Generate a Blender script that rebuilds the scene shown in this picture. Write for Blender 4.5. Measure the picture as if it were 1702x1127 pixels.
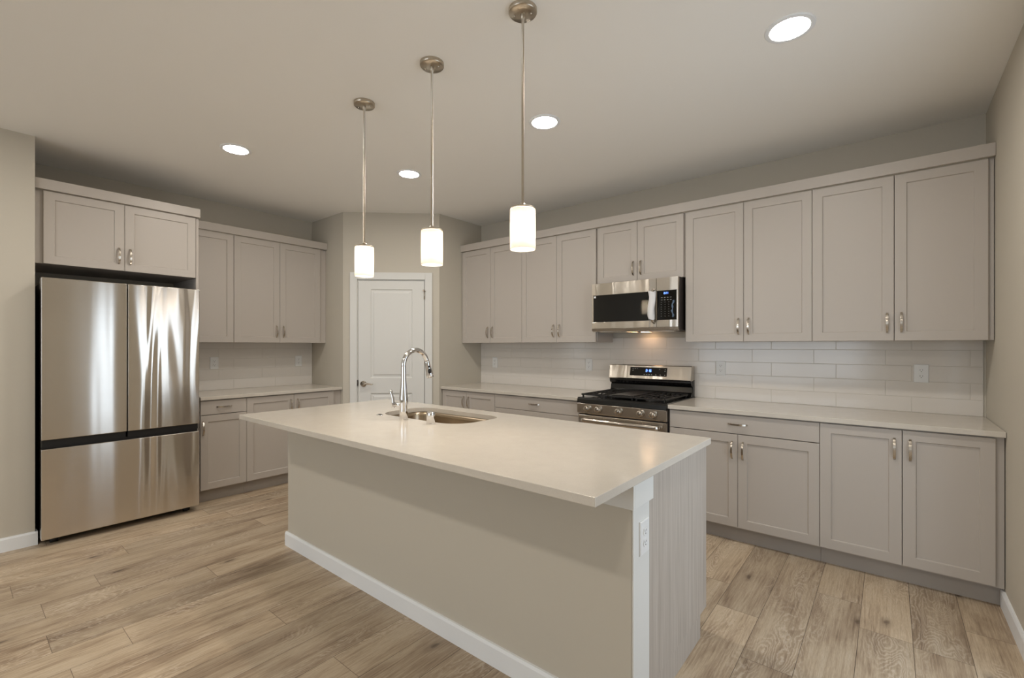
import bpy, bmesh, math, random
from mathutils import Vector, Matrix
from mathutils.geometry import tessellate_polygon

# ------------------------------------------------------------------ camera
SC = bpy.context.scene
for o in list(bpy.data.objects):
    bpy.data.objects.remove(o, do_unlink=True)
COL = SC.collection
PI = math.pi
FPX = 768.74
cam_d = bpy.data.cameras.new('camera')
cam_d.sensor_width = 36.0
cam_d.sensor_fit = 'HORIZONTAL'
cam_d.lens = FPX / 1702 * 36.0
cam_d.shift_y = 11.3 / 1702
cam_d.clip_start = 0.05
cam = bpy.data.objects.new('camera', cam_d)
cam.location = (5.1591, -4.031, 1.3503)
cam.rotation_euler = (PI / 2, 0, 0.6839)
COL.objects.link(cam)
SC.camera = cam

# ------------------------------------------------------------------ exposure, world, daylight
SC.view_settings.view_transform = 'Standard'
SC.view_settings.look = 'None'
SC.view_settings.gamma = 1.0
SC.view_settings.use_curve_mapping = False
SC.view_settings.exposure = 0.23

world = bpy.data.worlds.new('sky')
SC.world = world
world.use_nodes = True
wb = world.node_tree.nodes['Background']
wb.inputs['Color'].default_value = (0.78, 0.88, 1.0, 1)
wb.inputs['Strength'].default_value = 1.2

def area(name, loc, rot, sx, sy, power, color):
    l = bpy.data.lights.new(name, 'AREA')
    l.shape = 'RECTANGLE'; l.size = sx; l.size_y = sy
    l.energy = power; l.color = color
    o = bpy.data.objects.new(name, l)
    o.location = loc; o.rotation_euler = rot
    COL.objects.link(o)
    return o

DAY = (0.74, 0.87, 1.0)
# daylight entering by the patio door in the right wall and by the windows behind the camera
area('daylight_patio_door', (5.90, -2.00, 1.05), (0, PI / 2, 0), 2.0, 1.15, 8.8, DAY)
area('daylight_back_window', (3.0, -8.75, 1.45), (PI / 2, 0, 0), 3.6, 1.9, 44, (0.86, 0.93, 1.0))

CAN_E = 150.0      # emission of the recessed lights
BULB_E = 360.0     # emission of the pendant bulbs
WARM = (1.0, 0.86, 0.70)

# ------------------------------------------------------------------ helpers
def tag(o, label=None, cat=None, group=None, kind=None):
    if label: o['label'] = label
    if cat: o['category'] = cat
    if group: o['group'] = group
    if kind: o['kind'] = kind
    return o

def thing(name, label, cat, loc=(0, 0, 0), rz=0.0, group=None, kind=None):
    o = bpy.data.objects.new(name, None)
    o.empty_display_size = 0.1
    o.location = loc; o.rotation_euler = (0, 0, rz)
    COL.objects.link(o)
    return tag(o, label, cat, group, kind)

class MB:
    """collects shapes and links them as ONE mesh object"""
    def __init__(s): s.bm = bmesh.new(); s.mi = 0
    def face(s, pts):
        f = s.bm.faces.new([s.bm.verts.new(p) for p in pts]); f.material_index = s.mi; return f
    def box(s, x0, x1, y0, y1, z0, z1):
        v = [s.bm.verts.new(p) for p in ((x0,y0,z0),(x1,y0,z0),(x1,y1,z0),(x0,y1,z0),(x0,y0,z1),(x1,y0,z1),(x1,y1,z1),(x0,y1,z1))]
        for q in ((0,3,2,1),(4,5,6,7),(0,1,5,4),(1,2,6,5),(2,3,7,6),(3,0,4,7)):
            f = s.bm.faces.new([v[i] for i in q]); f.material_index = s.mi
        return s
    def rings(s, rings, closed=True, cap0=True, cap1=True, smooth=True):
        vs = [[s.bm.verts.new(p) for p in r] for r in rings]
        n = len(rings[0])
        for a, b in zip(vs, vs[1:]):
            for i in range(n if closed else n - 1):
                j = (i + 1) % n
                f = s.bm.faces.new((a[i], a[j], b[j], b[i])); f.smooth = smooth; f.material_index = s.mi
        if cap0:
            f = s.bm.faces.new(vs[0][::-1]); f.material_index = s.mi
        if cap1:
            f = s.bm.faces.new(vs[-1]); f.material_index = s.mi
        return s
    def rect_loops(s, x0, x1, z0, z1, prof, cap0=True, cap1=True):
        """stack of rectangles in the xz plane; prof = (inset, y)"""
        R = [[(x0+i,y,z0+i),(x1-i,y,z0+i),(x1-i,y,z1-i),(x0+i,y,z1-i)] for i, y in prof]
        return s.rings(R, smooth=False, cap0=cap0, cap1=cap1)
    def lathe(s, prof, o=(0,0,0), ax='z', n=28, cap0=False, cap1=False, smooth=True):
        R = []
        for r, h in prof:
            ring = []
            for k in range(n):
                a = 2 * PI * k / n; c, d = r * math.cos(a), r * math.sin(a)
                p = {'z': (c, d, h), 'y': (c, h, d), 'x': (h, c, d)}[ax]
                ring.append((o[0]+p[0], o[1]+p[1], o[2]+p[2]))
            R.append(ring)
        return s.rings(R, cap0=cap0, cap1=cap1, smooth=smooth)
    def tube(s, pts, r, n=14, caps=True, flat=None):
        """tube through points; r number or list; flat=(a,b) gives an elliptical section"""
        P = [Vector(p) for p in pts]; R = []
        up = Vector((0, 0, 1))
        t0 = (P[1] - P[0]).normalized()
        nrm = t0.cross(up)
        if nrm.length < 1e-3: nrm = Vector((1, 0, 0))
        nrm.normalize()
        for i, p in enumerate(P):
            t = (P[min(i+1, len(P)-1)] - P[max(i-1, 0)]).normalized()
            nrm = (nrm - t * nrm.dot(t)).normalized(); b = t.cross(nrm)
            rr = r[i] if isinstance(r, (list, tuple)) else r
            fa, fb = flat or (1, 1)
            R.append([tuple(p + nrm * (rr*fa*math.cos(2*PI*k/n)) + b * (rr*fb*math.sin(2*PI*k/n))) for k in range(n)])
        return s.rings(R, cap0=caps, cap1=caps)
    def sphere(s, o, r, n=20, m=12, sz=1.0):
        R = []
        for i in range(1, m):
            a = PI * i / m
            R.append([(o[0]+r*math.sin(a)*math.cos(2*PI*k/n), o[1]+r*math.sin(a)*math.sin(2*PI*k/n), o[2]+r*sz*math.cos(a)) for k in range(n)])
        return s.rings(R, smooth=True)
    def prism(s, poly, d0, d1, ax='z'):
        """2-D polygon extruded along an axis"""
        f = {'z': lambda a,b,d: (a,b,d), 'y': lambda a,b,d: (a,d,b), 'x': lambda a,b,d: (d,a,b)}[ax]
        return s.rings([[f(a,b,d0) for a,b in poly],[f(a,b,d1) for a,b in poly]], smooth=False)
    def holed(s, outer, inner, z0, z1):
        """slab with a hole"""
        tri = tessellate_polygon([[Vector((a,b,0)) for a,b in outer],[Vector((a,b,0)) for a,b in inner]])
        al = outer + inner
        for z in (z0, z1):
            v = [s.bm.verts.new((a,b,z)) for a,b in al]
            for t in tri: s.bm.faces.new([v[i] for i in t])
        s.rings([[(a,b,z0) for a,b in outer],[(a,b,z1) for a,b in outer]], cap0=False, cap1=False, smooth=False)
        s.rings([[(a,b,z0) for a,b in inner],[(a,b,z1) for a,b in inner]], cap0=False, cap1=False, smooth=False)
        bmesh.ops.remove_doubles(s.bm, verts=s.bm.verts, dist=1e-5)
        return s
    def build(s, name, mat, parent=None, bev=0.0, seg=2, loc=None, normals=True):
        if normals: bmesh.ops.recalc_face_normals(s.bm, faces=s.bm.faces)
        me = bpy.data.meshes.new(name); s.bm.to_mesh(me); s.bm.free()
        for m in (mat if isinstance(mat, (list, tuple)) else [mat]): me.materials.append(m)
        o = bpy.data.objects.new(name, me); COL.objects.link(o)
        if parent: o.parent = parent
        if loc: o.location = loc
        if bev:
            b = o.modifiers.new('bevel', 'BEVEL'); b.width = bev; b.segments = seg
            b.limit_method = 'ANGLE'; b.angle_limit = math.radians(50)
        return o

# ------------------------------------------------------------------ materials
def srgb(r, g, b):
    f = lambda c: ((c/255)/12.92 if c/255 <= .04045 else (((c/255)+.055)/1.055)**2.4)
    return (f(r), f(g), f(b), 1)

def mat(name, col, rough=.5, metal=0.0, spec=.5, **kw):
    m = bpy.data.materials.new(name); m.use_nodes = True
    b = m.node_tree.nodes['Principled BSDF']
    b.inputs['Base Color'].default_value = col if len(col) == 4 else (*col, 1)
    b.inputs['Roughness'].default_value = rough
    b.inputs['Metallic'].default_value = metal
    b.inputs['Specular IOR Level'].default_value = spec
    for k, v in kw.items(): b.inputs[k].default_value = v
    return m

class N:
    """small node-building helper"""
    def __init__(s, m): s.t = m.node_tree; s.b = s.t.nodes['Principled BSDF']
    def new(s, typ, **kw):
        n = s.t.nodes.new(typ)
        for k, v in kw.items(): setattr(n, k, v)
        return n
    def link(s, a, b): s.t.links.new(a, b)
    def val(s, sock, v):
        if hasattr(v, 'links') or hasattr(v, 'is_linked'): s.link(v, sock)
        else: sock.default_value = v
    def math(s, op, a, b=0.0, c=None, clamp=False):
        n = s.new('ShaderNodeMath', operation=op, use_clamp=clamp)
        s.val(n.inputs[0], a); s.val(n.inputs[1], b)
        if c is not None: s.val(n.inputs[2], c)
        return n.outputs[0]
    def noise(s, vec, scale=1.0, detail=2.0, rough=.5, dist=0.0):
        n = s.new('ShaderNodeTexNoise'); s.link(vec, n.inputs['Vector'])
        n.inputs['Scale'].default_value = scale; n.inputs['Detail'].default_value = detail
        n.inputs['Roughness'].default_value = rough; n.inputs['Distortion'].default_value = dist
        return n.outputs['Fac']
    def mapping(s, vec, scale=(1,1,1), loc=(0,0,0)):
        n = s.new('ShaderNodeMapping'); s.link(vec, n.inputs['Vector'])
        n.inputs['Scale'].default_value = scale; n.inputs['Location'].default_value = loc
        return n.outputs['Vector']
    def ramp(s, fac, stops):
        n = s.new('ShaderNodeValToRGB'); s.link(fac, n.inputs['Fac'])
        e = n.color_ramp.elements
        while len(e) < len(stops): e.new(.5)
        for el, (p, c) in zip(e, stops): el.position = p; el.color = c if len(c) == 4 else (*c, 1)
        return n.outputs['Color']
    def mix(s, fac, a, b, mode='MIX'):
        n = s.new('ShaderNodeMix', data_type='RGBA', blend_type=mode)
        s.val(n.inputs[0], fac); s.val(n.inputs[6], a); s.val(n.inputs[7], b)
        return n.outputs[2]
    def bump(s, h, strength=.1, dist=.01):
        n = s.new('ShaderNodeBump'); n.inputs['Strength'].default_value = strength
        n.inputs['Distance'].default_value = dist; s.link(h, n.inputs['Height'])
        s.link(n.outputs['Normal'], s.b.inputs['Normal'])
    def obj(s): return s.new('ShaderNodeTexCoord').outputs['Object']

def G(v): return (v, v, v, 1)

def paint(name, col, rough=.6, bump=.04, spec=.35):
    m = mat(name, col, rough, spec=spec); n = N(m)
    h = n.noise(n.obj(), 260, 3, .6)
    n.bump(h, bump, .002)
    return m

M_wall = paint('wall_paint', srgb(199, 192, 178), .75, .05, .2)
M_ceil = paint('ceiling_paint', srgb(246, 244, 239), .9, .05, .1)
M_trim = paint('trim_paint', srgb(220, 219, 214), .4, .02, .4)
M_board = paint('trim_paint_bright', srgb(238, 240, 241), .4, .02, .4)
M_cab = paint('cabinet_paint', srgb(185, 177, 168), .42, .02, .35)
M_cabin = mat('cabinet_interior', srgb(190, 184, 176), .6)
M_kick = mat('toe_kick_board', srgb(165, 157, 148), .55)
M_grout = mat('grout', srgb(205, 200, 190), .9)
M_nickel = mat('brushed_nickel', srgb(196, 188, 176), .22, 1.0)
M_rod = mat('satin_nickel_rod', srgb(190, 180, 165), .28, 1.0)
M_chrome = mat('chrome', srgb(225, 225, 226), .05, 1.0)
M_blackgloss = mat('black_glass', srgb(12, 11, 10), .04, 0, .5)
M_black = mat('black_enamel', srgb(16, 15, 14), .16, 0, .5)
M_iron = mat('cast_iron', srgb(26, 24, 22), .55, 0, .4)
M_case = mat('appliance_case_dark', srgb(62, 56, 55), .5, .3)
M_rubber = mat('black_rubber', srgb(18, 17, 17), .6)
M_plate = mat('outlet_plastic', srgb(228, 228, 226), .35)
M_slot = mat('outlet_slot', srgb(60, 54, 50), .6)
M_sinksteel = mat('sink_steel', srgb(172, 156, 134), .25, 1.0)
M_foam = paint('packing_foam', srgb(222, 222, 222), .7, .3, .3)
M_film = mat('film_window_glint', srgb(80, 100, 122), .2, 0, .8)  # bluish base colour paints in window light reflected by the film
M_sticker = mat('sticker_white', srgb(225, 225, 225), .5)
M_mark = mat('keypad_print', srgb(170, 170, 165), .5)
M_frame_w = mat('window_vinyl', srgb(235, 235, 235), .4)

def emis(name, col, strength):
    m = bpy.data.materials.new(name); m.use_nodes = True
    t = m.node_tree; t.nodes.clear()
    e = t.nodes.new('ShaderNodeEmission'); o = t.nodes.new('ShaderNodeOutputMaterial')
    e.inputs['Color'].default_value = (*col[:3], 1); e.inputs['Strength'].default_value = strength
    t.links.new(e.outputs[0], o.inputs[0]); return m
M_can = emis('recessed_lens', (1.0, .945, .875), CAN_E)
M_bulb = emis('bulb_glow', WARM, BULB_E)
M_blue = emis('display_blue', (.12, .25, 1.0), 5.0)
M_hood = emis('cooktop_lamp_lens', (1.0, .62, .35), 12)

def steel(name, col, rough=.16, wav=0.0, scale=(7, 1, .8), an=.8, fade=None):
    """brushed sheet metal: anisotropic sheen, slow waves bend the reflections"""
    m = mat(name, col, rough, 1.0); n = N(m)
    co = n.obj()
    n.b.inputs['Anisotropic'].default_value = an
    n.b.inputs['Anisotropic Rotation'].default_value = .25
    tg = n.new('ShaderNodeTangent', direction_type='RADIAL', axis='Z'); n.link(tg.outputs[0], n.b.inputs['Tangent'])
    fine = n.noise(n.mapping(co, (4, 4, 500)), 1, 2, .6)
    n.link(n.math('MULTIPLY_ADD', fine, .08, rough - .04), n.b.inputs['Roughness'])
    if wav:
        h = n.noise(n.mapping(co, scale), 1, 1.0, .4, .5)
        if fade:                      # the sheet is flatter towards one side
            sx = n.new('ShaderNodeSeparateXYZ'); n.link(co, sx.inputs[0])
            mr = n.new('ShaderNodeMapRange', interpolation_type='SMOOTHSTEP'); n.link(sx.outputs[0], mr.inputs[0])
            mr.inputs[1].default_value, mr.inputs[2].default_value = fade; mr.inputs[3].default_value = .05
            h = n.math('MULTIPLY', h, mr.outputs[0])
        n.bump(h, 1.0, wav)
    return m
M_fridge = steel('fridge_steel', srgb(212, 206, 198), .18, .030, (6.5, 1, .6), .85, (.36, .60))
M_steel = steel('range_steel', srgb(205, 198, 188), .2, .006, (9, 3, .8))

# glowing opal glass: light of the bulb inside scatters through it
M_opal = bpy.data.materials.new('opal_glass'); M_opal.use_nodes = True
_t = M_opal.node_tree; _t.nodes.clear()
_o = _t.nodes.new('ShaderNodeOutputMaterial'); _tr = _t.nodes.new('ShaderNodeBsdfTranslucent')
_df = _t.nodes.new('ShaderNodeBsdfDiffuse'); _gl = _t.nodes.new('ShaderNodeBsdfGlossy')
_tr.inputs[0].default_value = (1, .97, .92, 1); _df.inputs[0].default_value = (.9, .88, .85, 1)
_gl.inputs['Roughness'].default_value = .15
_m1 = _t.nodes.new('ShaderNodeMixShader'); _m2 = _t.nodes.new('ShaderNodeMixShader')
_m1.inputs[0].default_value = .35; _m2.inputs[0].default_value = .05
_t.links.new(_tr.outputs[0], _m1.inputs[1]); _t.links.new(_df.outputs[0], _m1.inputs[2])
_t.links.new(_m1.outputs[0], _m2.inputs[1]); _t.links.new(_gl.outputs[0], _m2.inputs[2])
_t.links.new(_m2.outputs[0], _o.inputs[0])

# quartz counter with fine speckles
def quartz():
    m = mat('speckled_quartz', srgb(228, 224, 216), .16, 0, .5); n = N(m)
    co = n.obj()
    v = n.new('ShaderNodeTexVoronoi', feature='F1'); n.link(co, v.inputs['Vector']); v.inputs['Scale'].default_value = 230
    d = v.outputs['Distance']
    sp = n.math('LESS_THAN', d, n.math('MULTIPLY', n.noise(co, 35, 2, .6), .26))
    sel = n.new('ShaderNodeSeparateColor'); n.link(v.outputs['Color'], sel.inputs[0])
    dark = n.math('MULTIPLY', sp, n.math('GREATER_THAN', sel.outputs[0], .62))
    big = n.noise(co, 14, 4, .6)
    base = n.mix(big, srgb(200, 192, 180), srgb(210, 203, 191))
    c = n.mix(n.math('MULTIPLY', dark, .5), base, srgb(138, 118, 98))
    v2 = n.new('ShaderNodeTexVoronoi', feature='F1'); n.link(co, v2.inputs['Vector']); v2.inputs['Scale'].default_value = 260
    wsp = n.math('LESS_THAN', v2.outputs['Distance'], .2)
    c = n.mix(n.math('MULTIPLY', wsp, .22), c, srgb(238, 236, 230))
    n.link(c, n.b.inputs['Base Color'])
    return m
M_quartz = quartz()

# glazed tile
M_tile = mat('white_glazed_tile', srgb(218, 212, 204), .12, 0, .5)
_n = N(M_tile); _n.bump(_n.noise(_n.obj(), 9, 2, .5), .12, .004)

# light wood laminate, grain running up
def laminate():
    m = mat('grey_wood_laminate', srgb(190, 180, 170), .5, 0, .3); n = N(m); co = n.obj()
    a = n.noise(n.mapping(co, (60, 60, 1.3)), 1, 4, .65, .2)
    b = n.noise(n.mapping(co, (150, 150, 4)), 1, 3, .6)
    f = n.math('ADD', n.math('MULTIPLY', a, .65), n.math('MULTIPLY', b, .35))
    c = n.ramp(f, [(.30, srgb(158, 147, 136)), (.5, srgb(178, 168, 157)), (.68, srgb(190, 181, 171))])
    n.link(c, n.b.inputs['Base Color']); n.bump(b, .06, .001)
    return m
M_lam = laminate()

# plank floor: planks are in the mesh, the grain follows each plank
PW = .1955
def floor_mat():
    m = mat('oak_plank_floor', srgb(170, 145, 120), .42, 0, .35); n = N(m)
    uv = n.new('ShaderNodeUVMap', uv_map='plank').outputs[0]
    at = n.new('ShaderNodeAttribute', attribute_name='tint'); sp = n.new('ShaderNodeSeparateColor'); n.link(at.outputs['Color'], sp.inputs[0])
    r1, r2, r3 = sp.outputs
    sx = n.new('ShaderNodeSeparateXYZ'); n.link(uv, sx.inputs[0]); u, v = sx.outputs[0], sx.outputs[1]
    uo = n.math('MULTIPLY_ADD', r1, 61.0, u); vo = n.math('MULTIPLY_ADD', r2, 37.0, v)
    cv = n.new('ShaderNodeCombineXYZ'); n.link(uo, cv.inputs[0]); n.link(vo, cv.inputs[1]); n.link(n.math('MULTIPLY', r3, 20), cv.inputs[2])
    P = cv.outputs[0]
    fld = n.noise(n.mapping(P, (1.5, 6.0, 1)), 1, 2.0, .45, .45)
    wob = n.noise(n.mapping(P, (26, 60, 1)), 1, 2, .55)
    ph = n.math('ADD', n.math('MULTIPLY', fld, 34.0), n.math('MULTIPLY', wob, 1.7))
    ring = n.math('FRACT', ph)
    tri = n.math('ABSOLUTE', n.math('SUBTRACT', ring, .5))          # 0..0.5
    line = n.math('SUBTRACT', 1.0, n.math('MULTIPLY', tri, 4.5), clamp=True)
    dline = n.math('MULTIPLY', n.math('SUBTRACT', tri, .25, clamp=True), 4.0)
    msk = n.ramp(n.noise(n.mapping(P, (1.3, 5.0, 1), (7, 3, 0)), 1, 2, .5), [(.48, G(.05)), (.64, G(1))])
    grain = n.noise(n.mapping(P, (5, 130, 1)), 1, 4, .7, .1)
    fine = n.noise(n.mapping(P, (30, 420, 1)), 1, 3, .6)
    patch = n.noise(n.mapping(P, (1.8, 8, 1), (13, 5, 0)), 1, 3, .6, .5)
    tone = n.math('ADD', n.math('MULTIPLY', grain, .45), n.math('MULTIPLY', patch, .55))
    c = n.ramp(tone, [(.34, srgb(130, 110, 90)), (.43, srgb(176, 156, 132)), (.54, srgb(204, 186, 160)), (.68, srgb(218, 204, 182))])
    c = n.mix(n.math('MULTIPLY', n.math('SUBTRACT', fine, .35, clamp=True), .9), c, srgb(132, 114, 98))
    c = n.mix(n.math('MULTIPLY', n.math('MULTIPLY', dline, msk), .26), c, srgb(118, 98, 82))
    c = n.mix(n.math('MULTIPLY', n.math('MULTIPLY', line, msk), .46), c, srgb(232, 220, 204))
    # knots, a few elongated dark spots
    kv = n.new('ShaderNodeTexVoronoi', feature='F1', voronoi_dimensions='2D'); n.link(n.mapping(P, (1.3, 3.2, 1)), kv.inputs['Vector']); kv.inputs['Scale'].default_value = 1.0
    ks = n.new('ShaderNodeSeparateColor'); n.link(kv.outputs['Color'], ks.inputs[0])
    kd = n.math('ADD', kv.outputs['Distance'], n.math('MULTIPLY', n.math('SUBTRACT', n.noise(n.mapping(P, (30, 70, 1)), 1, 2), .5), .05))
    kn = n.ramp(kd, [(.0, G(.85)), (.022, G(.7)), (.04, G(.32)), (.10, G(.0))])
    c = n.mix(n.math('MULTIPLY', kn, n.math('GREATER_THAN', ks.outputs[0], .55)), c, srgb(84, 66, 54))
    tint = n.mix(r3, srgb(226, 224, 222), srgb(255, 252, 248))
    c = n.mix(1.0, c, tint, 'MULTIPLY')
    # joints
    e1 = n.math('LESS_THAN', v, .0011); e2 = n.math('GREATER_THAN', v, PW - .0011); e3 = n.math('LESS_THAN', u, .0018)
    e = n.math('MAXIMUM', n.math('MAXIMUM', e1, e2), e3)
    c = n.mix(n.math('MULTIPLY', e, .85), c, srgb(58, 44, 34))
    n.link(c, n.b.inputs['Base Color'])
    n.bump(n.math('SUBTRACT', grain, n.math('MULTIPLY', e, 1.5)), .12, .0015)
    return m
M_floor = floor_mat()

# ------------------------------------------------------------------ room shell
W, H, XP, YP, AL, AR = 5.620, 2.773, 1.402, -1.3535, .6575, -.6624
SX, SY = .663, -3.643
YB = -8.6                    # wall behind the camera
XL = -.0                     # fridge wall

def struct(name, mb, m, parent=None, bev=0):
    o = mb.build(name, m, parent, bev)
    if parent is None: o['kind'] = 'structure'
    return o

def build_floor():
    random.seed(11)
    bm = bmesh.new(); uvl = bm.loops.layers.uv.new('plank'); cl = bm.loops.layers.float_color.new('tint')
    known = {0: -1.846, 1: -1.480, 2: -1.219, -1: -1.013, -2: -1.261, 7: -2.965, 10: -2.985, 12: -3.493, 14: -3.022, 11: -3.70,
             15: -3.715, 16: -3.476, 17: -2.51, 18: -3.276, 19: -2.588}
    L = 1.29
    for k in range(-6, 26):
        x0 = 4.657 - PW * k; x1 = x0 + PW
        a, b = max(x0, -.15), min(x1, W + .15)
        if b <= a: continue
        j = known.get(k, random.uniform(-L, 0))
        j = j + L * math.ceil((.15 - j) / L)
        while j > YB - .15:
            y1, y0 = j, j - L; j -= L
            c, d = max(y0, YB - .15), min(y1, .15)
            if d <= c: continue
            t = (random.random(), random.random(), random.random(), 1)
            f = bm.faces.new([bm.verts.new(p) for p in ((a, c, 0), (b, c, 0), (b, d, 0), (a, d, 0))])
            for l in f.loops:
                l[uvl].uv = (l.vert.co.y - y0, l.vert.co.x - x0); l[cl] = t
    # slab under the planks
    for q in (((-.15, YB-.15, -.1), (-.15, .15, -.1), (W+.15, .15, -.1), (W+.15, YB-.15, -.1)),):
        bm.faces.new([bm.verts.new(p) for p in q])
    me = bpy.data.meshes.new('floor'); bm.to_mesh(me); bm.free(); me.materials.append(M_floor)
    o = bpy.data.objects.new('floor', me); COL.objects.link(o); o['kind'] = 'structure'
build_floor()

struct('ceiling', MB().box(-.15, W + .15, YB - .15, .15, H, H + .12), M_ceil)
T = .12
struct('wall_back', MB().box(-.12, W + T, 0, T, 0, H), M_wall)                 # behind the range
struct('wall_left', MB().box(-T, 0, SY, 0, 0, H), M_wall)                      # behind the refrigerator
b = MB(); b.box(-T, SX, YB, SY, 0, H)
struct('wall_left_front', b, M_wall)
# right wall with the patio door opening
PY0, PY1, PZ = -2.62, -1.38, 2.08
b = MB(); b.box(W, W + T, PY1, T, 0, H).box(W, W + T, PY0, PY1, PZ, H).box(W, W + T, YB, PY0, 0, H)
struct('wall_right', b, M_wall)
# front wall (behind the camera) with a wide window
b = MB(); wx0, wx1, wz0, wz1 = 1.2, 4.8, .5, 2.4
b.box(-T, wx0, YB - T, YB, 0, H).box(wx1, W + T, YB - T, YB, 0, H).box(wx0, wx1, YB - T, YB, 0, wz0).box(wx0, wx1, YB - T, YB, wz1, H)
struct('wall_front', b, M_wall)
# frames of the openings
def frame(name, horiz, a0, a1, z0, z1, c, mull):
    b = MB(); w = .05
    def bx(p, q, r, s_):
        if horiz: b.box(p, q, c - .04, c + .02, r, s_)
        else: b.box(c - .02, c + .04, p, q, r, s_)
    bx(a0, a0 + w, z0, z1); bx(a1 - w, a1, z0, z1); bx(a0 + w, a1 - w, z0, z0 + w); bx(a0 + w, a1 - w, z1 - w, z1)
    for k in range(1, mull):
        m = a0 + (a1 - a0) * k / mull; bx(m - .03, m + .03, z0 + w, z1 - w)
    struct(name, b, M_frame_w)
frame('window_1', True, wx0, wx1, wz0, wz1, YB - .05, 3)
frame('door_2', False, PY0, PY1, 0, PZ, W + .05, 2)

# diagonal pantry: two short returns and the angled wall with its door opening
struct('wall_pantry_left', MB().box(0, AL - .001, YP, YP + .10, 0, H), M_wall)
struct('wall_pantry_right', MB().box(XP - .10, XP, AR + .001, 0, 0, H), M_wall)
ANG = math.atan2(AR - YP, XP - AL); LW = math.hypot(AR - YP, XP - AL)
CD0, CD1, CDZ = .147, .870, 2.062
b = MB()
b.box(0, CD0, 0, .11, 0, H).box(CD1, LW, 0, .11, 0, H).box(CD0, CD1, 0, .11, CDZ, H)
o = struct('wall_pantry', b, M_wall); o.location = (AL, YP, 0); o.rotation_euler = (0, 0, ANG)

# baseboards
BBH = .092
def bb_prof(): return [(0, 0), (.014, 0), (.014, BBH - .012), (.009, BBH), (0, BBH)]
b = MB(); b.prism([(W - a, z) for a, z in bb_prof()], -.57, PY1 + .02, 'y')
struct('baseboard_right', b, M_board)
b = MB(); b.rings([[(SX + a, y, z) for a, z in bb_prof()] for y in (YB, SY + .012)], smooth=False)
b.box(SX - .05, SX + .013, SY, SY + .012, 0, BBH)
struct('baseboard_left', b, M_board)

# ------------------------------------------------------------------ pantry door
door = thing('door_1', 'white two-panel pantry door in the angled corner wall with satin lever', 'door', (AL, YP, 0), ANG, kind='structure')
b = MB()
cw = .075
def casing(a0, a1, z1):
    pr = [(-.016, 0), (-.016, 0)]
    b.box(a0 - cw, a0, -.017, 0, 0, z1 + cw).box(a1, a1 + cw, -.017, 0, 0, z1 + cw).box(a0, a1, -.017, 0, z1, z1 + cw)
casing(CD0 + .003, CD1 - .003, CDZ - .004)
b.box(CD0, CD0 + .012, 0, .10, 0, CDZ - .002).box(CD1 - .012, CD1, 0, .10, 0, CDZ - .002).box(CD0 + .012, CD1 - .012, 0, .10, CDZ - .014, CDZ - .002)
b.build('door_frame', M_trim, door, .003)
b = MB(); x0, x1, z0, z1 = CD0 + .015, CD1 - .015, .01, CDZ - .017; yf, yb = -.004, .034
pl, pr_ = x0 + .125, x1 - .125
b.box(x0, pl, yf, yb, z0, z1).box(pr_, x1, yf, yb, z0, z1)
pz = [(.22, .845), (1.005, 1.955)]
b.box(pl, pr_, yf, yb, z0, pz[0][0]).box(pl, pr_, yf, yb, pz[0][1], pz[1][0]).box(pl, pr_, yf, yb, pz[1][1], z1)
for q0, q1 in pz:
    b.rect_loops(pl, pr_, q0, q1, [(0, yf), (.010, yf + .010), (.024, yf + .010), (.042, yf + .003)], cap0=False)
b.build('door_slab', M_trim, door)
h = MB().lathe([(.0, -.004), (.031, -.004), (.033, -.008), (.030, -.014), (.014, -.017), (.012, -.045), (.013, -.052), (.0, -.055)], (.215, 0, .945), 'y').build('door_handle', M_nickel, door)
MB().tube([(.215, -.046, .945), (.235, -.050, .947), (.262, -.052, .950), (.29, -.048, .945), (.312, -.046, .940), (.322, -.046, .944)], [.011, .010, .008, .007, .007, .004]).build('lever', M_nickel, h)
MB().box(CD0 + .004, CD0 + .014, -.0185, -.004, .925, .985).build('strike_plate', M_slot, door)
for z in (1.895, .22):
    b = MB(); b.lathe([(.0, z-.048), (.0065, z-.046), (.0065, z+.046), (0, z+.048)], (CD1 - .012, -.012, 0), 'z', 10)
    b.lathe([(.0, z+.050), (.005, z+.052), (.003, z+.06), (0, z+.062)], (CD1 - .012, -.012, 0), 'z', 10)
    b.build('hinge', M_nickel, door)
b = MB(); b.tube([(CD1 - .012, -.02, 1.944), (CD1 - .03, -.022, 1.944)], .006).tube([(CD1 - .012, -.02, 1.944), (CD1 + .002, -.024, 1.930)], .005)
b.build('door_stop', M_nickel, door)

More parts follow.
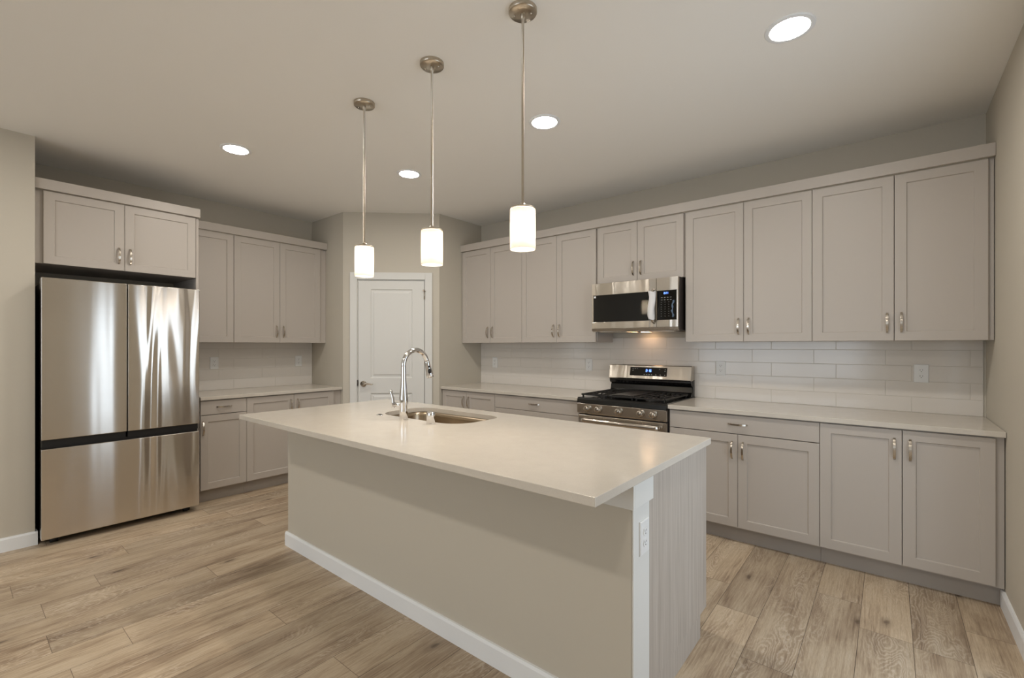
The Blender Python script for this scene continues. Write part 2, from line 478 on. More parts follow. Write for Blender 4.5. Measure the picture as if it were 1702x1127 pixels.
# ------------------------------------------------------------------ cabinets
DT = .019                                    # door thickness
def shaker(x0, x1, z0, z1, y):
    """door with recessed flat panel; y = plane of the cabinet box front"""
    f = y - DT; w = .060
    return MB().rect_loops(x0, x1, z0, z1, [(0, y - .001), (0, f + .0015), (.0015, f), (w - .004, f), (w, f + .008)])
def slab(x0, x1, z0, z1, y):
    f = y - DT
    return MB().rect_loops(x0, x1, z0, z1, [(0, y - .001), (0, f + .0015), (.0015, f)])
def pull(cx_, y, cz_, vertical=True, L=.122):
    """arched flat-band pull standing on the plane y"""
    b = MB(); n = 14; R = []
    for i in range(n + 1):
        t = i / n; s_ = (t - .5) * L
        d = .029 * (1 - (2*t - 1)**2) ** .62 if 0 < t < 1 else 0
        w = .0055 + .0012 * math.sin(PI * t)
        th = .0042
        # outward normal of the arc in the (s,d) plane
        d2 = .029 * max(0, 1 - (2*min(t+.02,1) - 1)**2) ** .62; d1 = .029 * max(0, 1 - (2*max(t-.02,0) - 1)**2) ** .62
        tx, ty = .04 * L, d2 - d1; l = math.hypot(tx, ty); nx, ny = -ty / l, tx / l
        a = (s_ - nx*th*.5, d - ny*th*.5); c = (s_ + nx*th*.5, d + ny*th*.5)
        q = []
        for (ss, dd), ww in ((a, -w), (a, w), (c, w), (c, -w)):
            dd = max(dd, -.001)
            q.append((cx_ + ww, y - dd, cz_ + ss) if vertical else (cx_ + ss, y - dd, cz_ + ww))
        R.append(q)
    b.rings(R, smooth=False)
    return b

def carcass(w, depth, z0, z1, fills, shelf=()):
    """open-fronted cabinet box of 18 mm board; fills = (x0, x1) filler strips beside the doors"""
    b = MB(); t = .018; x0, x1, yb = .0005, w - .0005, -.009
    a = x0 + fills[0]; c = x1 - fills[1]
    b.box(x0, a + t, -depth, yb, z0, z1).box(c - t, x1, -depth, yb, z0, z1)
    b.box(a + t, c - t, -depth, yb, z0, z0 + t).box(a + t, c - t, -depth, yb, z1 - t, z1).box(a + t, c - t, yb - .006, yb, z0 + t, z1 - t)
    for z in shelf: b.box(a + t, c - t, -depth + .02, yb - .006, z, z + t)
    return b
ZU, ZT = 1.381, 2.407
GAP = .0015
def upper(name, label, loc, rz, w, doors, z0, z1, depth=.305, group=None, fill=0.0):
    """doors = list of (x0, x1, handle x or None)"""
    t = thing(name, label, 'cabinet', loc, rz, group)
    carcass(w, depth, z0 + .002, z1, (max(0, doors[0][0] - .003), max(0, w - doors[-1][1] - .003)), ((z0 + z1) / 2,)).build('cabinet_box', M_cab, t)
    for x0, x1, hx in doors:
        d = shaker(x0 + GAP, x1 - GAP, z0 + .001, z1 - .003, -depth).build('door', M_cab, t)
        if hx is not None: pull(hx, -depth - DT, z0 + .113).build('handle', M_nickel, d, .0008)
    return t
def base(name, label, loc, rz, w, drawers, doors, top=.882, depth=.61, drawer_z=.748, mull=()):
    t = thing(name, label, 'cabinet', loc, rz)
    fr_ = drawers or doors
    carcass(w, depth, .105, top, (max(0, fr_[0][0] - .003), max(0, w - fr_[-1][1] - .003)), (.45,)).build('cabinet_box', M_cab, t)
    MB().box(.0012, w, -.56, -.541, 0, .1045).build('toe_kick', M_kick, t)
    for x0, x1, z0, z1 in drawers:
        d = slab(x0 + GAP, x1 - GAP, z0, z1, -depth).build('drawer', M_cab, t)
        pull((x0 + x1) / 2, -depth - DT, (z0 + z1) / 2 + .003, False).build('handle', M_nickel, d, .0008)
    for x0, x1, hx, zt in doors:
        d = shaker(x0 + GAP, x1 - GAP, .115, zt, -depth).build('door', M_cab, t)
        pull(hx, -depth - DT, zt - .108, True).build('handle', M_nickel, d, .0008)
    return t

R90 = PI / 2
hx = .034
upper('wall_cabinet', 'two-door upper cabinet beside the pantry corner, left end of the range wall', (XP, 0, 0), 0, .861,
      [(0.006, .434, .434 - hx), (.434, .861, .434 + hx)], ZU, ZT)
upper('wall_cabinet', 'tall two-door upper cabinet directly left of the microwave', (2.263, 0, 0), 0, .858,
      [(0, .425, .425 - hx), (.425, .850, .425 + hx)], ZU, ZT)
upper('wall_cabinet', 'short two-door upper cabinet above the microwave', (3.1213, 0, 0), 0, .7817,
      [(.008, .384, .384 - hx), (.384, .774, .384 + hx)], 1.897, ZT)
upper('wall_cabinet', 'tall two-door upper cabinet directly right of the microwave', (3.903, 0, 0), 0, .853,
      [(.006, .428, .428 - hx), (.428, .853, .428 + hx)], ZU, ZT)
upper('wall_cabinet', 'largest two-door upper cabinet against the right wall', (4.756, 0, 0), 0, .861,
      [(0, .428, .428 - hx), (.428, .838, .428 + hx)], ZU, ZT)
upper('wall_cabinet', 'single-door upper cabinet partly hidden by the refrigerator', (0, -2.663, 0), R90, .374,
      [(0.003, .373, .040)], ZU, ZT)
upper('wall_cabinet', 'two-door upper cabinet right of the refrigerator near the pantry wall', (0, -2.289, 0), R90, .934,
      [(0, .4275, .4275 - hx), (.4275, .862, .4275 + hx)], ZU, ZT)
upper('wall_cabinet', 'wide low two-door cabinet above the refrigerator', (0, -3.640, 0), R90, .951,
      [(.040, .481, .481 - hx), (.481, .951, .481 + hx)], 1.922, 2.432, .60)

base('base_cabinet', 'short-faced two-door base cabinet in the corner beside the pantry wall', (XP, 0, 0), 0, .766, [],
     [(.012, .376, .376 - hx, .875), (.376, .766, .376 + hx, .875)])
base('base_cabinet', 'three-drawer base cabinet directly left of the range', (2.168, 0, 0), 0, .952,
     [(0, .950, .752, .875), (0, .950, .437, .748), (0, .950, .115, .433)], [])
base('base_cabinet', 'base cabinet with one wide drawer over two doors right of the range', (3.889, 0, 0), 0, .9387,
     [(.006, .9387, .752, .875)], [(.006, .473, .473 - hx, .747), (.473, .9387, .473 + hx, .747)])
base('base_cabinet', 'base cabinet with two full-height doors against the right wall', (4.8277, 0, 0), 0, .789, [],
     [(0, .389, .389 - hx, .875), (.389, .757, .389 + hx, .875)])
base('base_cabinet', 'narrow base cabinet with drawer over single door beside the refrigerator', (0, -2.663, 0), R90, .369,
     [(.003, .369, .757, .875)], [(.003, .369, .022, .752)])
base('base_cabinet', 'base cabinet with two full-height doors at the pantry end of the left run', (0, -2.294, 0), R90, .939, [],
     [(0, .433, .433 - hx, .875), (.433, .852, .433 + hx, .875)])

# flat top trim boards
tag(MB().box(XP + .001, W - .001, -.345, -.326, 2.409, 2.482).build('cabinet_top_trim', M_cab, None, .0015),
    'long flat trim board along the top of the range wall cabinets', 'trim board')
tag(MB().box(.326, .345, -2.660, YP - .003, 2.409, 2.482).build('cabinet_top_trim', M_cab, None, .0015),
    'flat trim board topping the upper cabinets between refrigerator and pantry wall', 'trim board')
b = MB(); b.box(.621, .640, SY + .002, -2.662, 2.434, 2.506).box(.30, .621, -2.681, -2.662, 2.434, 2.506)
tag(b.build('cabinet_top_trim', M_cab, None, .0015), 'short flat trim board along the top of the cabinet over the refrigerator', 'trim board')
tag(MB().box(.002, .612, -2.6865, -2.6675, .001, 2.431).build('refrigerator_end_panel', M_cab, None, .001),
    'tall narrow painted panel standing against the right side of the refrigerator', 'panel')

# ------------------------------------------------------------------ tile backsplashes
def splash(name, label, a0, a1, z1, joints, place, zext=None):
    """tiles .409 x .103 in running bond; joints = (even row, odd row) joint position"""
    b = MB(); g = .0012
    def put(p, q, r, s_):
        if q - p < .004 or s_ - r < .004: return
        c = .0012
        R = [[(p+i, y, r+i), (q-i, y, r+i), (q-i, y, s_-i), (p+i, y, s_-i)] for i, y in ((0, -.002), (0, -.0068), (c, -.008))]
        b.rings(R, smooth=False)
    rows = [.9145, 1.0135, 1.1165, 1.2195, 1.3225, 1.4255]; z1 = 1.424
    for k in range(5):
        za, zb = rows[k], min(rows[k+1], z1)
        j = joints[k % 2]; j -= .409 * math.ceil((j - a0) / .409)
        while j < a1:
            p, q = max(j, a0), min(j + .409, a1); j += .409
            if q <= p: continue
            spans = [(p, q, zb)]
            if zext and k == 4:
                spans = []
                for s0, s1, zz in ((a0, zext[0], z1), (zext[0], zext[1], zext[2]), (zext[1], a1, z1)):
                    u0, u1 = max(p, s0), min(q, s1)
                    if u1 > u0: spans.append((u0, u1, zz))
            for u0, u1, zz in spans: put(u0 + g, u1 - g, za + g, zz - g)
    b.mi = 1; b.box(a0, a1, -.0065, -.0015, .9142, z1 - .001)
    if zext: b.box(zext[0] + .001, zext[1] - .001, -.0064, -.0015, z1 - .002, zext[2])
    o = b.build(name, [M_tile, M_grout])
    if place: o.rotation_euler = (0, 0, R90)
    tag(o, label, 'backsplash'); return o
splash('tile_backsplash', 'long white subway tile backsplash behind the range and right counter', XP + .001, W - .012, 1.3795, (4.048, 3.914), False)
splash('tile_backsplash', 'short white subway tile backsplash between refrigerator and pantry wall', -2.663, YP - .002, 1.3795, (-2.178, -2.313), True)

# ------------------------------------------------------------------ countertops
CT0, CT1 = .8845, .914
def top(name, label, x0, x1, y0, y1):
    o = MB().box(x0, x1, y0, y1, CT0, CT1).build(name, M_quartz, None, .0025)
    return tag(o, label, 'countertop')
top('countertop', 'speckled white quartz countertop running from the range to the right wall', 3.888, W - .002, -.648, -.001)
top('countertop', 'speckled white quartz countertop between the pantry corner and the range', XP + .002, 3.122, -.648, -.001)
top('countertop', 'speckled white quartz countertop right of the refrigerator', .001, .648, -2.663, YP - .002)

# ------------------------------------------------------------------ outlets
def outlet(label, cx_, cz_, place, x=0, dz=0):
    """place(a, z, d) maps wall coordinates to a matrix: origin at plate centre, local -y out of the wall"""
    t = thing('electrical_outlet', label, 'outlet', *place)
    MB().rect_loops(-.037, .037, -.059, .059, [(0, 0), (0, -.003), (.003, -.0055)]).build('cover_plate', M_plate, t)
    for dz_ in (.0195, -.0195):
        r = MB().rings([[(.0165*math.cos(a)*1.0, y, dz_ + max(-.0135, min(.0135, .0165*math.sin(a)))) for a in [2*PI*k/28 for k in range(28)]] for y in (-.0055, -.0075)], smooth=False).build('receptacle', M_plate, t)
        s = MB().box(-.0075, -.0055, -.0079, -.0072, dz_ - .001, dz_ + .008).box(.0055, .0075, -.0079, -.0072, dz_, dz_ + .007)
        s.lathe([(0, -.0079), (.0024, -.0079), (.0024, -.0072)], (0, 0, dz_ - .007), 'y', 12)
        s.build('slots', M_slot, r)
    return t
outlet('white duplex outlet on the tile, nearest the right wall', 0, 0, ((5.322, -.0085, 1.170), 0))
outlet('white duplex outlet on the tile just right of the range', 0, 0, ((4.090, -.0085, 1.167), 0))
outlet('white duplex outlet on the tile just left of the range', 0, 0, ((2.862, -.0085, 1.165), 0))
outlet('white duplex outlet on the tile nearest the pantry corner of the range wall', 0, 0, ((1.628, -.0085, 1.158), 0))
outlet('white duplex outlet on the tile just right of the refrigerator', 0, 0, ((.0085, -2.354, 1.180), R90))
outlet('white duplex outlet on the left tile near the pantry wall', 0, 0, ((.0085, -1.516, 1.180), R90))
outlet('white duplex outlet on the end of the kitchen island', 0, 0, ((4.4898, -2.4765, .680), R90))

# ------------------------------------------------------------------ island
isl = thing('kitchen_island', 'large painted kitchen island with white baseboard and grey wood end panel', 'kitchen island', (0, 0, 0))
IX0, IX1, IY0, IYW, IY1 = 2.000, 4.484, -2.5607, -2.424, -1.745
MB().box(IX0, IX1, IY0, IYW, 0, CT0 - .001).build('half_wall', M_wall, isl, .004)
b = MB()
b.rings([[(x0_, IY0 - a, z) for a, z in bb_prof()] for x0_ in (IX0 - .013, IX1 - .0)], smooth=False)
b.rings([[(IX0 - a, y, z) for a, z in bb_prof()] for y in (IY0 - .0005, IYW)], smooth=False)
b.build('baseboard', M_board, isl)
MB().box(IX1 + .0003, IX1 + .0055, IY0 + .001, IYW - .001, .0, CT0 - .002).build('end_trim_board', M_trim, isl, .0015)
b = MB(); b.box(IX0 + .01, IX1 + .012, IY0 - .012, IY0 - .0005, .797, CT0 - .001).box(IX1 + .0005, IX1 + .012, IY0 - .0005, -2.404, .797, CT0 - .001)
b.build('apron_trim', M_trim, isl, .001)
# cabinets of the working side, with toe space
b = MB(); b.box(IX0 + .02, IX1 - .020, IYW + .001, IY1 - .022, .11, .70).box(IX0 + .02, IX1 - .020, IY1 - .075, IY1 - .022, .70, CT0 - .001)
b.box(IX0 + .02, 2.45, IYW + .001, IY1 - .075, .70, CT0 - .001).box(3.45, IX1 - .020, IYW + .001, IY1 - .075, .70, CT0 - .001)
b.box(IX0 + .02, IX1 - .020, IYW + .05, IY1 - .09, 0, .11)
b.build('cabinet_body', M_cab, isl)
xs = [2.02, 2.48, 2.94, 3.40, 3.93, 4.462]
for a_, c_ in zip(xs, xs[1:]):
    MB().rect_loops(a_ + GAP, c_ - GAP, .115, .875, [(0, 0), (0, .0175), (.0015, .019), (.056, .019), (.06, .011)]).build('door', M_cab, isl, 0, 2, (0, IY1 - .0215, 0))
# end panel with a toe notch
b = MB(); b.prism([(IYW + .004, .112), (IY1, .112), (IY1, CT0 - .001), (IYW + .004, CT0 - .001)], IX1 - .019, IX1 + .002, 'x')
b.build('end_panel', M_lam, isl, .0008)
b = MB(); b.prism([(IYW + .004, .0), (IY1 - .078, .0), (IY1 - .078, .1105), (IYW + .004, .1105)], IX1 - .019, IX1 - .001, 'x')
b.build('end_panel_base', M_lam, isl, .0008)

# island top with the sink cut-out (D-shaped bowl)
def sink_outline(inset=0.0):
    x0, x1, y0, y1 = 2.575 + inset, 3.325 - inset, -2.262 + inset, -1.862 - inset
    pts = []
    def arc(cx_, cy_, rx, ry, a0, a1, n=8):
        for i in range(n + 1):
            a = a0 + (a1 - a0) * i / n; pts.append((cx_ + rx*math.cos(a), cy_ + ry*math.sin(a)))
    r1, r2 = .10 - inset*.5, .15 - inset*.5
    arc(x1 - r1, y1 - r1, r1, r1, 0, PI/2); arc(x0 + r1, y1 - r1, r1, r1, PI/2, PI)
    arc(x0 + r2, y0 + r2, r2, r2, PI, 1.5*PI); arc(x1 - r2, y0 + r2, r2, r2, 1.5*PI, 2*PI)
    return pts
b = MB().holed([(1.963, -2.850), (4.505, -2.850), (4.505, -1.734), (1.963, -1.734)], sink_outline(), CT0, CT1)
tag(b.build('island_countertop', M_quartz, None, .0022), 'large speckled white quartz top of the kitchen island with sink cut-out', 'countertop')
b = MB(); R = []
for ins, z in ((-.02, .8835), (.0, .8835), (.004, .86), (.010, .75), (.03, .722), (.06, .715)):
    R.append([(x, y, z) for x, y in sink_outline(ins)])
b.rings(R, cap0=False, cap1=True)
sk = thing('sink', 'undermount stainless steel sink bowl set in the island countertop', 'sink')
b.build('bowl', M_sinksteel, sk, normals=True)
MB().lathe([(.0, .7165), (.035, .7165), (.042, .7185), (.045, .7165)], (2.95, -2.06, 0), 'z', 24).build('drain', M_chrome, sk)

# faucet
fx, fy = 2.927, -2.310
fa = thing('kitchen_faucet', 'tall chrome gooseneck pull-down faucet on the island', 'faucet', (fx, fy, CT1))
MB().lathe([(0, 0), (.0245, 0), (.0245, .052), (.0235, .075), (.0262, .10), (.0255, .13), (.019, .19), (.0152, .24), (.0145, .30), (.0142, .315)], n=32).build('body', M_chrome, fa)
pts = [(0, 0, .30)]; Rr = .088; zc = .322
for i in range(0, 21):
    a = PI - (PI * .94) * i / 20
    pts.append((.004*(i/20), Rr + Rr*math.cos(a), zc + Rr*math.sin(a)))
MB().tube(pts, .0142, 20).build('spout', M_chrome, fa)
e0 = Vector(pts[-1]); d = (e0 - Vector(pts[-2])).normalized()
hp = [tuple(e0 + d * t) for t in (-.004, .0, .03, .06, .085, .098, .102)]
hd = MB().tube(hp, [.0142, .0160, .0170, .0195, .0225, .0235, .0215], 24).build('spray_head', M_chrome, fa)
c0 = e0 + d * .032
b = MB(); b.sphere((c0.x + .0155, c0.y - .004, c0.z), .0075, 14, 8); b.sphere((c0.x + .0170, c0.y - .001, c0.z - .028), .0105, 14, 8, 1.6)
b.build('spray_buttons', M_rubber, hd)
b = MB(); b.tube([(-.020, 0, .083), (-.05, -.004, .083), (-.088, -.008, .083)], [.0145, .0135, .0125], 18)
b.build('handle_stem', M_chrome, fa)
b = MB(); b.tube([(-.088, -.008, .060), (-.090, -.008, .085), (-.093, -.008, .115), (-.104, -.010, .145), (-.110, -.011, .160), (-.107, -.011, .168)], [.006, .011, .0085, .0075, .011, .006], 16)
b.build('lever', M_chrome, fa)
o = MB().lathe([(0, 0), (.0235, 0), (.0235, .060), (.0215, .066), (.006, .067), (0, .067)], n=28).build('air_gap_cap', M_chrome, None, 0, 2, (3.172, -2.312, CT1))
tag(o, 'short chrome cylinder standing beside the island sink, right of the faucet', 'air gap')
sw = thing('disposal_button', 'small flat round chrome button set in the island top left of the faucet', 'button', (2.674, -2.300, CT1))
MB().lathe([(0, 0), (.0215, 0), (.0205, .004), (.013, .0045), (.013, .002)], n=24).build('ring', M_chrome, sw)
MB().lathe([(0, .002), (.0125, .002), (.0115, .006), (0, .007)], n=20).build('push_cap', M_rubber, sw)

# ------------------------------------------------------------------ refrigerator (local x runs along the wall)
fr = thing('refrigerator', 'stainless steel french door refrigerator with bottom freezer drawer', 'refrigerator', (0, -3.626, 0), R90)
FW, FX = .914, .785
MB().box(.012, FW - .012, -.690, -.03, .05, 1.785).build('case', M_case, fr, .006)
sm = .4515
def fdoor(x0, x1, z0, z1, name):
    return MB().box(x0, x1, -FX, -.705, z0, z1).build(name, M_fridge, fr, .005, 3)
fdoor(.001, sm - .003, .716, 1.810, 'door'); fdoor(sm + .003, FW - .001, .716, 1.810, 'door')
fdoor(.001, FW - .001, .048, .655, 'freezer_drawer')
b = MB(); b.box(.006, sm - .006, -FX + .022, -.691, .672, .7155).box(sm + .006, FW - .006, -FX + .022, -.691, .672, .7155).box(.006, FW - .006, -.75, -.691, .656, .671)
b.build('recessed_grip', M_rubber, fr)
for x in (.04, FW - .04):
    b = MB(); b.box(x - .03, x + .03, -.74, -.64, 1.7855, 1.803); b.build('hinge_cover', M_case, fr, .004)
for x in (.07, FW - .07):
    b = MB(); b.lathe([(0, -.02), (.024, -.02), (.024, .02), (0, .02)], (0, 0, 0), 'x', 18)
    b.box(-.035, .035, -.035, .06, .012, .030)
    b.build('front_foot', M_rubber, fr, 0, 2, (x, -.70, .0245))
for x in (.08, FW - .08):
    MB().lathe([(0, -.02), (.024, -.02), (.024, .02), (0, .02)], (0, 0, 0), 'x', 14).build('rear_wheel', M_rubber, fr, 0, 2, (x, -.10, .0245))
MB().box(.02, FW - .02, -.685, -.66, .03, .0505).build('kick_grille', M_rubber, fr)

# ------------------------------------------------------------------ gas range
RX0, RX1 = 3.1245, 3.8860; RW = RX1 - RX0; RC = RW / 2
rg = thing('gas_range', 'stainless steel freestanding gas range with black cooktop and five knobs', 'range', (RX0, 0, 0))
MB().box(.002, RW - .002, -.625, -.03, .03, .905).build('body', M_case, rg)
b = MB(); b.prism([(-.672, .872), (-.668, .905), (-.655, .920), (-.06, .920), (-.06, .9052), (-.626, .9052), (-.626, .872)], 0, RW, 'x')
b.build('cooktop', M_black, rg, .003)
# sloping control panel
b = MB(); b.prism([(-.660, .786), (-.670, .796), (-.672, .8715), (-.626, .8715), (-.626, .786)], 0, RW, 'x')
b.build('control_panel', M_steel, rg, .003)
for kx in (.100, .200, RC, RW - .200, RW - .100):
    k = MB().lathe([(0, -.0), (.0275, -.0), (.0275, -.004), (.0245, -.006), (.0235, -.028), (.0215, -.031), (0, -.031)], n=26, ax='y').build('knob', M_nickel, rg, 0, 2, (kx, -.6715, .832))
    MB().box(-.004, .004, -.036, -.030, -.019, .019).build('knob_grip', M_nickel, k, .001)
# oven door, window, handle, storage drawer
dr = MB().box(.003, RW - .003, -.655, -.628, .245, .775).build('oven_door', M_steel, rg, .004)
MB().box(.10, RW - .10, -.658, -.6545, .36, .67).build('oven_window', M_blackgloss, dr)
b = MB(); hp = []
for i in range(15):
    t = i / 14; hp.append((.045 + (RW - .09) * t, -.700 - .018 * math.sin(PI * t), .738))
b.tube(hp, .0125, 18, True, (1.0, 1.5)); b.tube([(.055, -.70, .738), (.055, -.655, .738)], .012, 12); b.tube([(RW - .055, -.70, .738), (RW - .055, -.655, .738)], .012, 12)
b.build('handle', M_steel, dr)
MB().box(.003, RW - .003, -.655, -.628, .06, .235).build('storage_drawer', M_steel, rg, .004)
for x in (.05, RW - .05):
    for y in (-.58, -.08): MB().lathe([(0, 0), (.02, 0), (.018, .03)], (x, y, 0), 'z', 12).build('leveling_foot', M_rubber, rg)
# back guard
b = MB(); b.box(.004, RW - .004, -.058, -.012, .9052, 1.060).prism([(-.1045, .9205), (-.058, .9205), (-.058, .97), (-.066, 1.00), (-.075, .955)], .006, RW - .006, 'x')
b.prism([(-.058, 1.0), (-.085, 1.015), (-.095, 1.035), (-.095, 1.050), (-.058, 1.05)], .006, RW - .006, 'x')
b.build('backguard', M_black, rg, .002)
b = MB(); b.prism([(-.110, 1.052), (-.113, 1.060), (-.086, 1.172), (-.078, 1.178), (-.015, 1.178), (-.015, 1.052)], .004, RW - .004, 'x')
cpn = b.build('control_console', M_steel, rg, .003)
sl = math.atan2(.027, .112)
def on_console(b):   # shapes drawn on the sloping face: local (x, out, up) -> console
    for v in b.bm.verts:
        x, o_, u = v.co
        v.co = (x, -.1132 + u * math.sin(sl) + o_ * math.cos(sl), 1.060 + u * math.cos(sl) + o_ * math.sin(sl))
    return b
b = MB(); b.box(.212, .552, -.0015, .002, .024, .102); on_console(b).build('display_glass', M_blackgloss, cpn, .002)
SEG = {'0': 'abcdef', '1': 'bc', '2': 'abged', '3': 'abgcd', '4': 'fgbc', '5': 'afgcd', '6': 'afgecd', '7': 'abc', '8': 'abcdefg', '9': 'abfgcd'}
def seg7(b, s, x, z, h, y0, y1):
    w = h * .5; t = h * .13
    for ch in s:
        if ch == ':':
            b.box(x, x + t, y0, y1, z + h*.25, z + h*.25 + t); b.box(x, x + t, y0, y1, z + h*.65, z + h*.65 + t); x += t * 2.4; continue
        g = SEG[ch]
        if 'a' in g: b.box(x, x + w, y0, y1, z + h - t, z + h)
        if 'g' in g: b.box(x, x + w, y0, y1, z + h/2 - t/2, z + h/2 + t/2)
        if 'd' in g: b.box(x, x + w, y0, y1, z, z + t)
        if 'f' in g: b.box(x, x + t, y0, y1, z + h/2, z + h)
        if 'b' in g: b.box(x + w - t, x + w, y0, y1, z + h/2, z + h)
        if 'e' in g: b.box(x, x + t, y0, y1, z, z + h/2)
        if 'c' in g: b.box(x + w - t, x + w, y0, y1, z, z + h/2)
        x += w * 1.42
    return b
b = MB(); seg7(b, '2:16', .362, .062, .022, -.0026, -.0014); on_console(b).build('clock_digits', M_blue, cpn)
for x, u in ((.235,.085),(.255,.087),(.275,.087),(.235,.07),(.345,.036),(.368,.036),(.39,.036),(.412,.036),(.45,.036),(.49,.036),(.53,.036),(.48,.085),(.53,.085),(.53,.07)):
    on_console(MB().box(x, x + .010, -.0022, -.0014, u, u + .0035)).build('touch_label', M_mark, cpn)
# burners and grates
for i, (bx_, by_, r) in enumerate(((.17, -.50, .045), (.17, -.22, .038), (RW-.17, -.50, .05), (RW-.17, -.22, .035), (RC, -.36, .042))):
    b = MB(); b.lathe([(r + .012, .9202), (r + .010, .926), (r, .929), (r, .937), (r - .006, .940), (0, .940)], (bx_, by_, 0), 'z', 24)
    b.build('burner', M_iron, rg)
def grate(x0, x1, y0, y1, griddle=False):
    b = MB(); t = .006; zt = .948; zb = .937
    for y in (y0, y1): b.box(x0, x1, y - t, y + t, zb, zt)
    for x in (x0, x1): b.box(x - t, x + t, y0 + t, y1 - t, zb, zt)
    ym = (y0 + y1) / 2; b.box(x0 + t, x1 - t, ym - t, ym + t, zb, zt)
    n = 5
    if griddle:
        b.box(x0 + .012, x1 - .012, y0 + .05, y1 - .02, .941, .953)
    else:
        for yy0, yy1 in ((y0, ym), (ym, y1)):
            yc = (yy0 + yy1) / 2; xc = (x0 + x1) / 2
            for k in range(6):
                xx = x0 + (x1 - x0) * (k + .5) / 6
                if k in (0, 5): b.box(xx - .0035, xx + .0035, yy0 + t, yy1 - t, zb + .002, zt)
                else:
                    b.box(xx - .0035, xx + .0035, yy0 + t, yc - .03, zb + .002, zt); b.box(xx - .0035, xx + .0035, yc + .03, yy1 - t, zb + .002, zt)
            b.box(x0 + t, xc - .03, yc - .004, yc + .004, zb + .002, zt); b.box(xc + .03, x1 - t, yc - .004, yc + .004, zb + .002, zt)
    for x in (x0 + .01, x1 - .01):
        for y in (y0 + .01, y1 - .01): b.box(x - .006, x + .006, y - .006, y + .006, .9202, zb)
    b.build('grate', M_iron, rg, .0015)
gx = [.025, .270, .492, RW - .025]
grate(gx[0], gx[1] - .008, -.635, -.12); grate(gx[1] + .008, gx[2] - .008, -.635, -.12, True); grate(gx[2] + .008, gx[3], -.635, -.12)

# ------------------------------------------------------------------ microwave
mw = thing('microwave', 'stainless steel over-the-range microwave with blue clock display', 'microwave', (3.1245, 0, 0))
MX = .760
MB().box(0, MX, -.385, -.002, 1.475, 1.8955).build('case', M_case, mw, .003)
ds = .585                                                     # seam between door and control side
dm = MB()
dm.box(0, ds, -.418, -.386, 1.790, 1.893).box(0, ds, -.418, -.386, 1.500, 1.556).box(0, .016, -.418, -.386, 1.556, 1.790).box(.560, ds, -.418, -.386, 1.556, 1.790)
dm = dm.build('door', M_steel, mw, .0015)
gl = MB().box(.0162, .5598, -.4155, -.392, 1.5562, 1.7898).build('door_glass', M_blackgloss, dm)
gl.location = (0, -.0015, 0); gl.rotation_euler = (0, 0, .0055)
b = MB(); cn = [(.567, -.420, 1.80), (.567, -.452, 1.79), (.567, -.456, 1.75), (.567, -.456, 1.60), (.567, -.452, 1.545), (.567, -.420, 1.535)]
b.tube(cn, .0095, 14); b.build('door_handle', M_nickel, dm)
b = MB(); b.box(ds + .002, MX, -.418, -.386, 1.790, 1.893).box(ds + .002, MX, -.418, -.386, 1.500, 1.556).box(MX - .012, MX, -.418, -.386, 1.556, 1.790).box(ds + .002, ds + .006, -.418, -.386, 1.556, 1.790)
cp = b.build('control_side', M_steel, mw, .0015)
MB().box(ds + .0062, MX - .0122, -.4168, -.388, 1.5562, 1.7898).build('keypad_glass', M_blackgloss, cp)
b = MB(); seg7(b, '2:21', .646, 1.762, .015, -.4176, -.4167); b.build('clock_digits', M_blue, cp)
b = MB()
for r in range(9):
    for c in range(4 if r < 2 else 3):
        x = .624 + c * (.024 if r < 2 else .030); z = 1.733 - r * .0185
        w = .012 if r < 2 else .004
        b.box(x, x + w, -.4174, -.4167, z, z + .003)
b.build('keypad_labels', M_mark, cp)
b = MB(); b.prism([(-.418, 1.499), (-.412, 1.478), (-.386, 1.470), (-.386, 1.499)], 0, MX, 'x'); b.build('lower_lip', M_steel, mw, .001)
for a_ in (.05, MX - .30): MB().box(a_, a_ + .25, -.36, -.10, 1.4665, 1.4745).build('grease_filter', M_nickel, mw, .001)
MB().box(.33, .43, -.13, -.07, 1.4705, 1.4745).build('cooktop_lamp', M_hood, mw)
MB().box(.020, .040, -.4174, -.4167, 1.768, 1.784).build('sticker', M_sticker, dm)
# foam sleeve around the handle: soft wrinkled tube, narrower below
b = MB(); R = []; random.seed(4)
for i in range(19):
    t = i / 18; z = 1.786 - t * .225
    w = .030 - .004*math.sin(t*5) - .010 * t**3; R.append([])
    for k in range(20):
        a = 2*PI*k/20; wr = 1 + .10*math.sin(3*a + 7*t) + .05*math.sin(7*a - 9*t)
        R[-1].append((.562 + w*wr*math.cos(a) + .005*math.sin(6*t), -.456 + .019*wr*math.sin(a), z + .006*math.sin(2*a)))
b.rings(R, cap0=False, cap1=False)
tag(b.build('foam_sleeve', M_foam, None, 0, 2, (3.1245, 0, 0)), 'white foam packing sleeve wrapped around the microwave door handle', 'packing foam')
# strip of wrinkled protective film left on the keypad; blue imitates the window's reflection
b = MB(); R = []
for i in range(9):
    t = i/8; z = 1.71 - .135*t; w = .003 + .006*abs(math.sin(11*t + .8)); c_ = .724 - .010*math.sin(3*t) + .004*math.sin(17*t)
    R.append([(c_ - w, -.4178 - .002*abs(math.sin(9*t)), z), (c_, -.4200 - .0015*abs(math.cos(7*t)), z), (c_ + w, -.4178, z)])
b.rings(R, closed=False, cap0=False, cap1=False)
fo = b.build('protective_film', M_film, None, 0, 2, (3.1245, 0, 0)); sd = fo.modifiers.new('thick', 'SOLIDIFY'); sd.thickness = .0004
tag(fo, 'small wrinkled strip of protective film on the microwave keypad, window reflection painted in blue', 'plastic film')

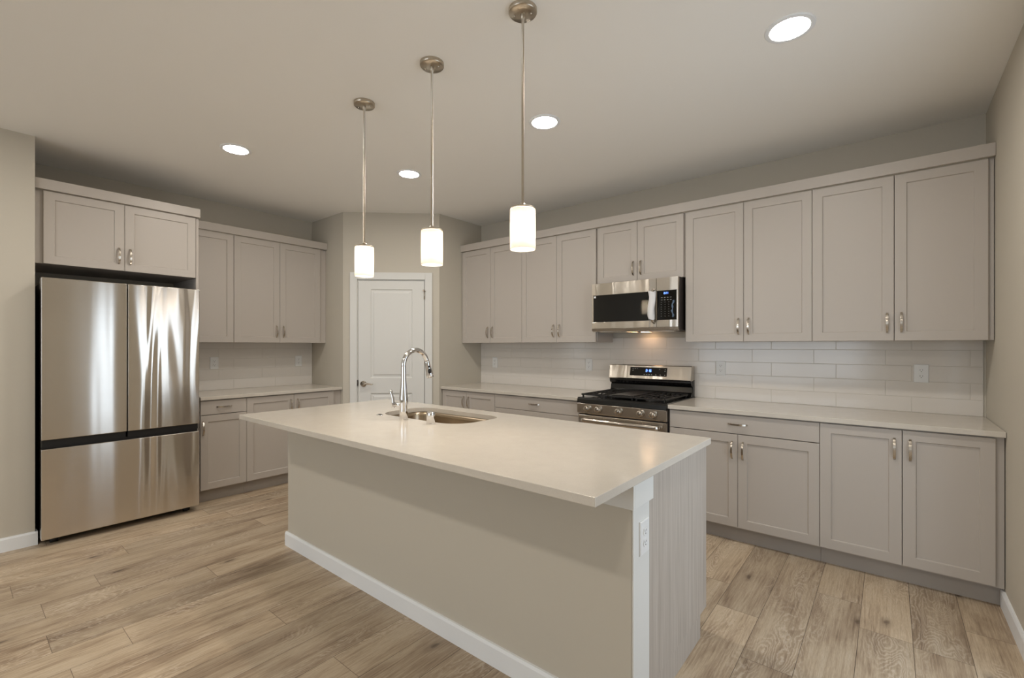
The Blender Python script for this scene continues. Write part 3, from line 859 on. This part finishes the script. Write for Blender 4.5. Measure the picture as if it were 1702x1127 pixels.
# ------------------------------------------------------------------ recessed ceiling lights
def can(x, y, label):
    M_can_ = M_can
    t = thing('recessed_light', label, 'ceiling light', (x, y, H))
    MB().lathe([(.100, 0), (.099, -.0045), (.096, -.006), (.082, -.0066), (.0785, -.006), (.0775, -.001)], n=40).build('trim_ring', M_board, t)
    b = MB(); b.lathe([(.0772, -.0010), (.070, -.0035), (.05, -.0055), (0.0005, -.0065)], n=36); b.build('lens', M_can, t, normals=True)
    return t
can(4.814, -1.640, 'round recessed ceiling light nearest the right wall, largest of four in view')
can(3.462, -1.622, 'round recessed ceiling light just right of the nearest pendant rod')
can(2.083, -1.603, 'round recessed ceiling light between the two farther pendant rods')
can(1.496, -2.699, 'round recessed ceiling light in front of the refrigerator')
for x, w_ in ((1.55, 'left'), (3.25, 'middle'), (4.95, 'right')): can(x, -4.50, 'round recessed ceiling light, %s of the three just behind the camera' % w_)

# ------------------------------------------------------------------ pendants
def pendant(x, y, label):
    t = thing('pendant_light', label, 'pendant light', (x, y, H), .45, 'mini pendant lights over the island')
    c = MB().lathe([(.060, 0), (.060, -.014), (.056, -.019), (.010, -.020), (.0, -.020)], n=40).build('canopy', M_rod, t)
    b = MB()
    for s_ in (-1, 1): b.lathe([(.0045, -.019), (.0045, -.024), (.0025, -.026), (0, -.026)], (s_ * .036, 0, 0), 'z', 12)
    b.build('canopy_screws', M_nickel, c)
    MB().lathe([(.0095, -.018), (.0095, -.040), (.0060, -.042), (.0060, -.815), (.0075, -.816), (.0075, -.832), (0, -.832)], n=16).build('rod', M_rod, t)
    MB().lathe([(.010, -.822), (.018, -.828), (.030, -.834), (.050, -.838), (.0525, -.842), (.0525, -.846), (.020, -.846), (.020, -.895), (0, -.895)], n=32).build('socket_cap', M_rod, t)
    MB().lathe([(.0500, -.847), (.0535, -.847), (.0545, -.852), (.0545, -1.012), (.0530, -1.017), (.0510, -1.015), (.0512, -.852)], n=48).build('glass_shade', M_opal, t)
    b = MB(); b.sphere((0, 0, -.940), .024, 20, 12, 1.25); b.build('bulb', M_bulb, t)
    return t
pendant(3.958, -2.485, 'nearest brushed nickel pendant with white glass cylinder shade, highest in the photo')
pendant(3.376, -2.481, 'middle one of three brushed nickel pendants with white glass cylinder shade')
pendant(2.776, -2.477, 'farthest brushed nickel pendant with white glass cylinder shade, in front of the pantry door')
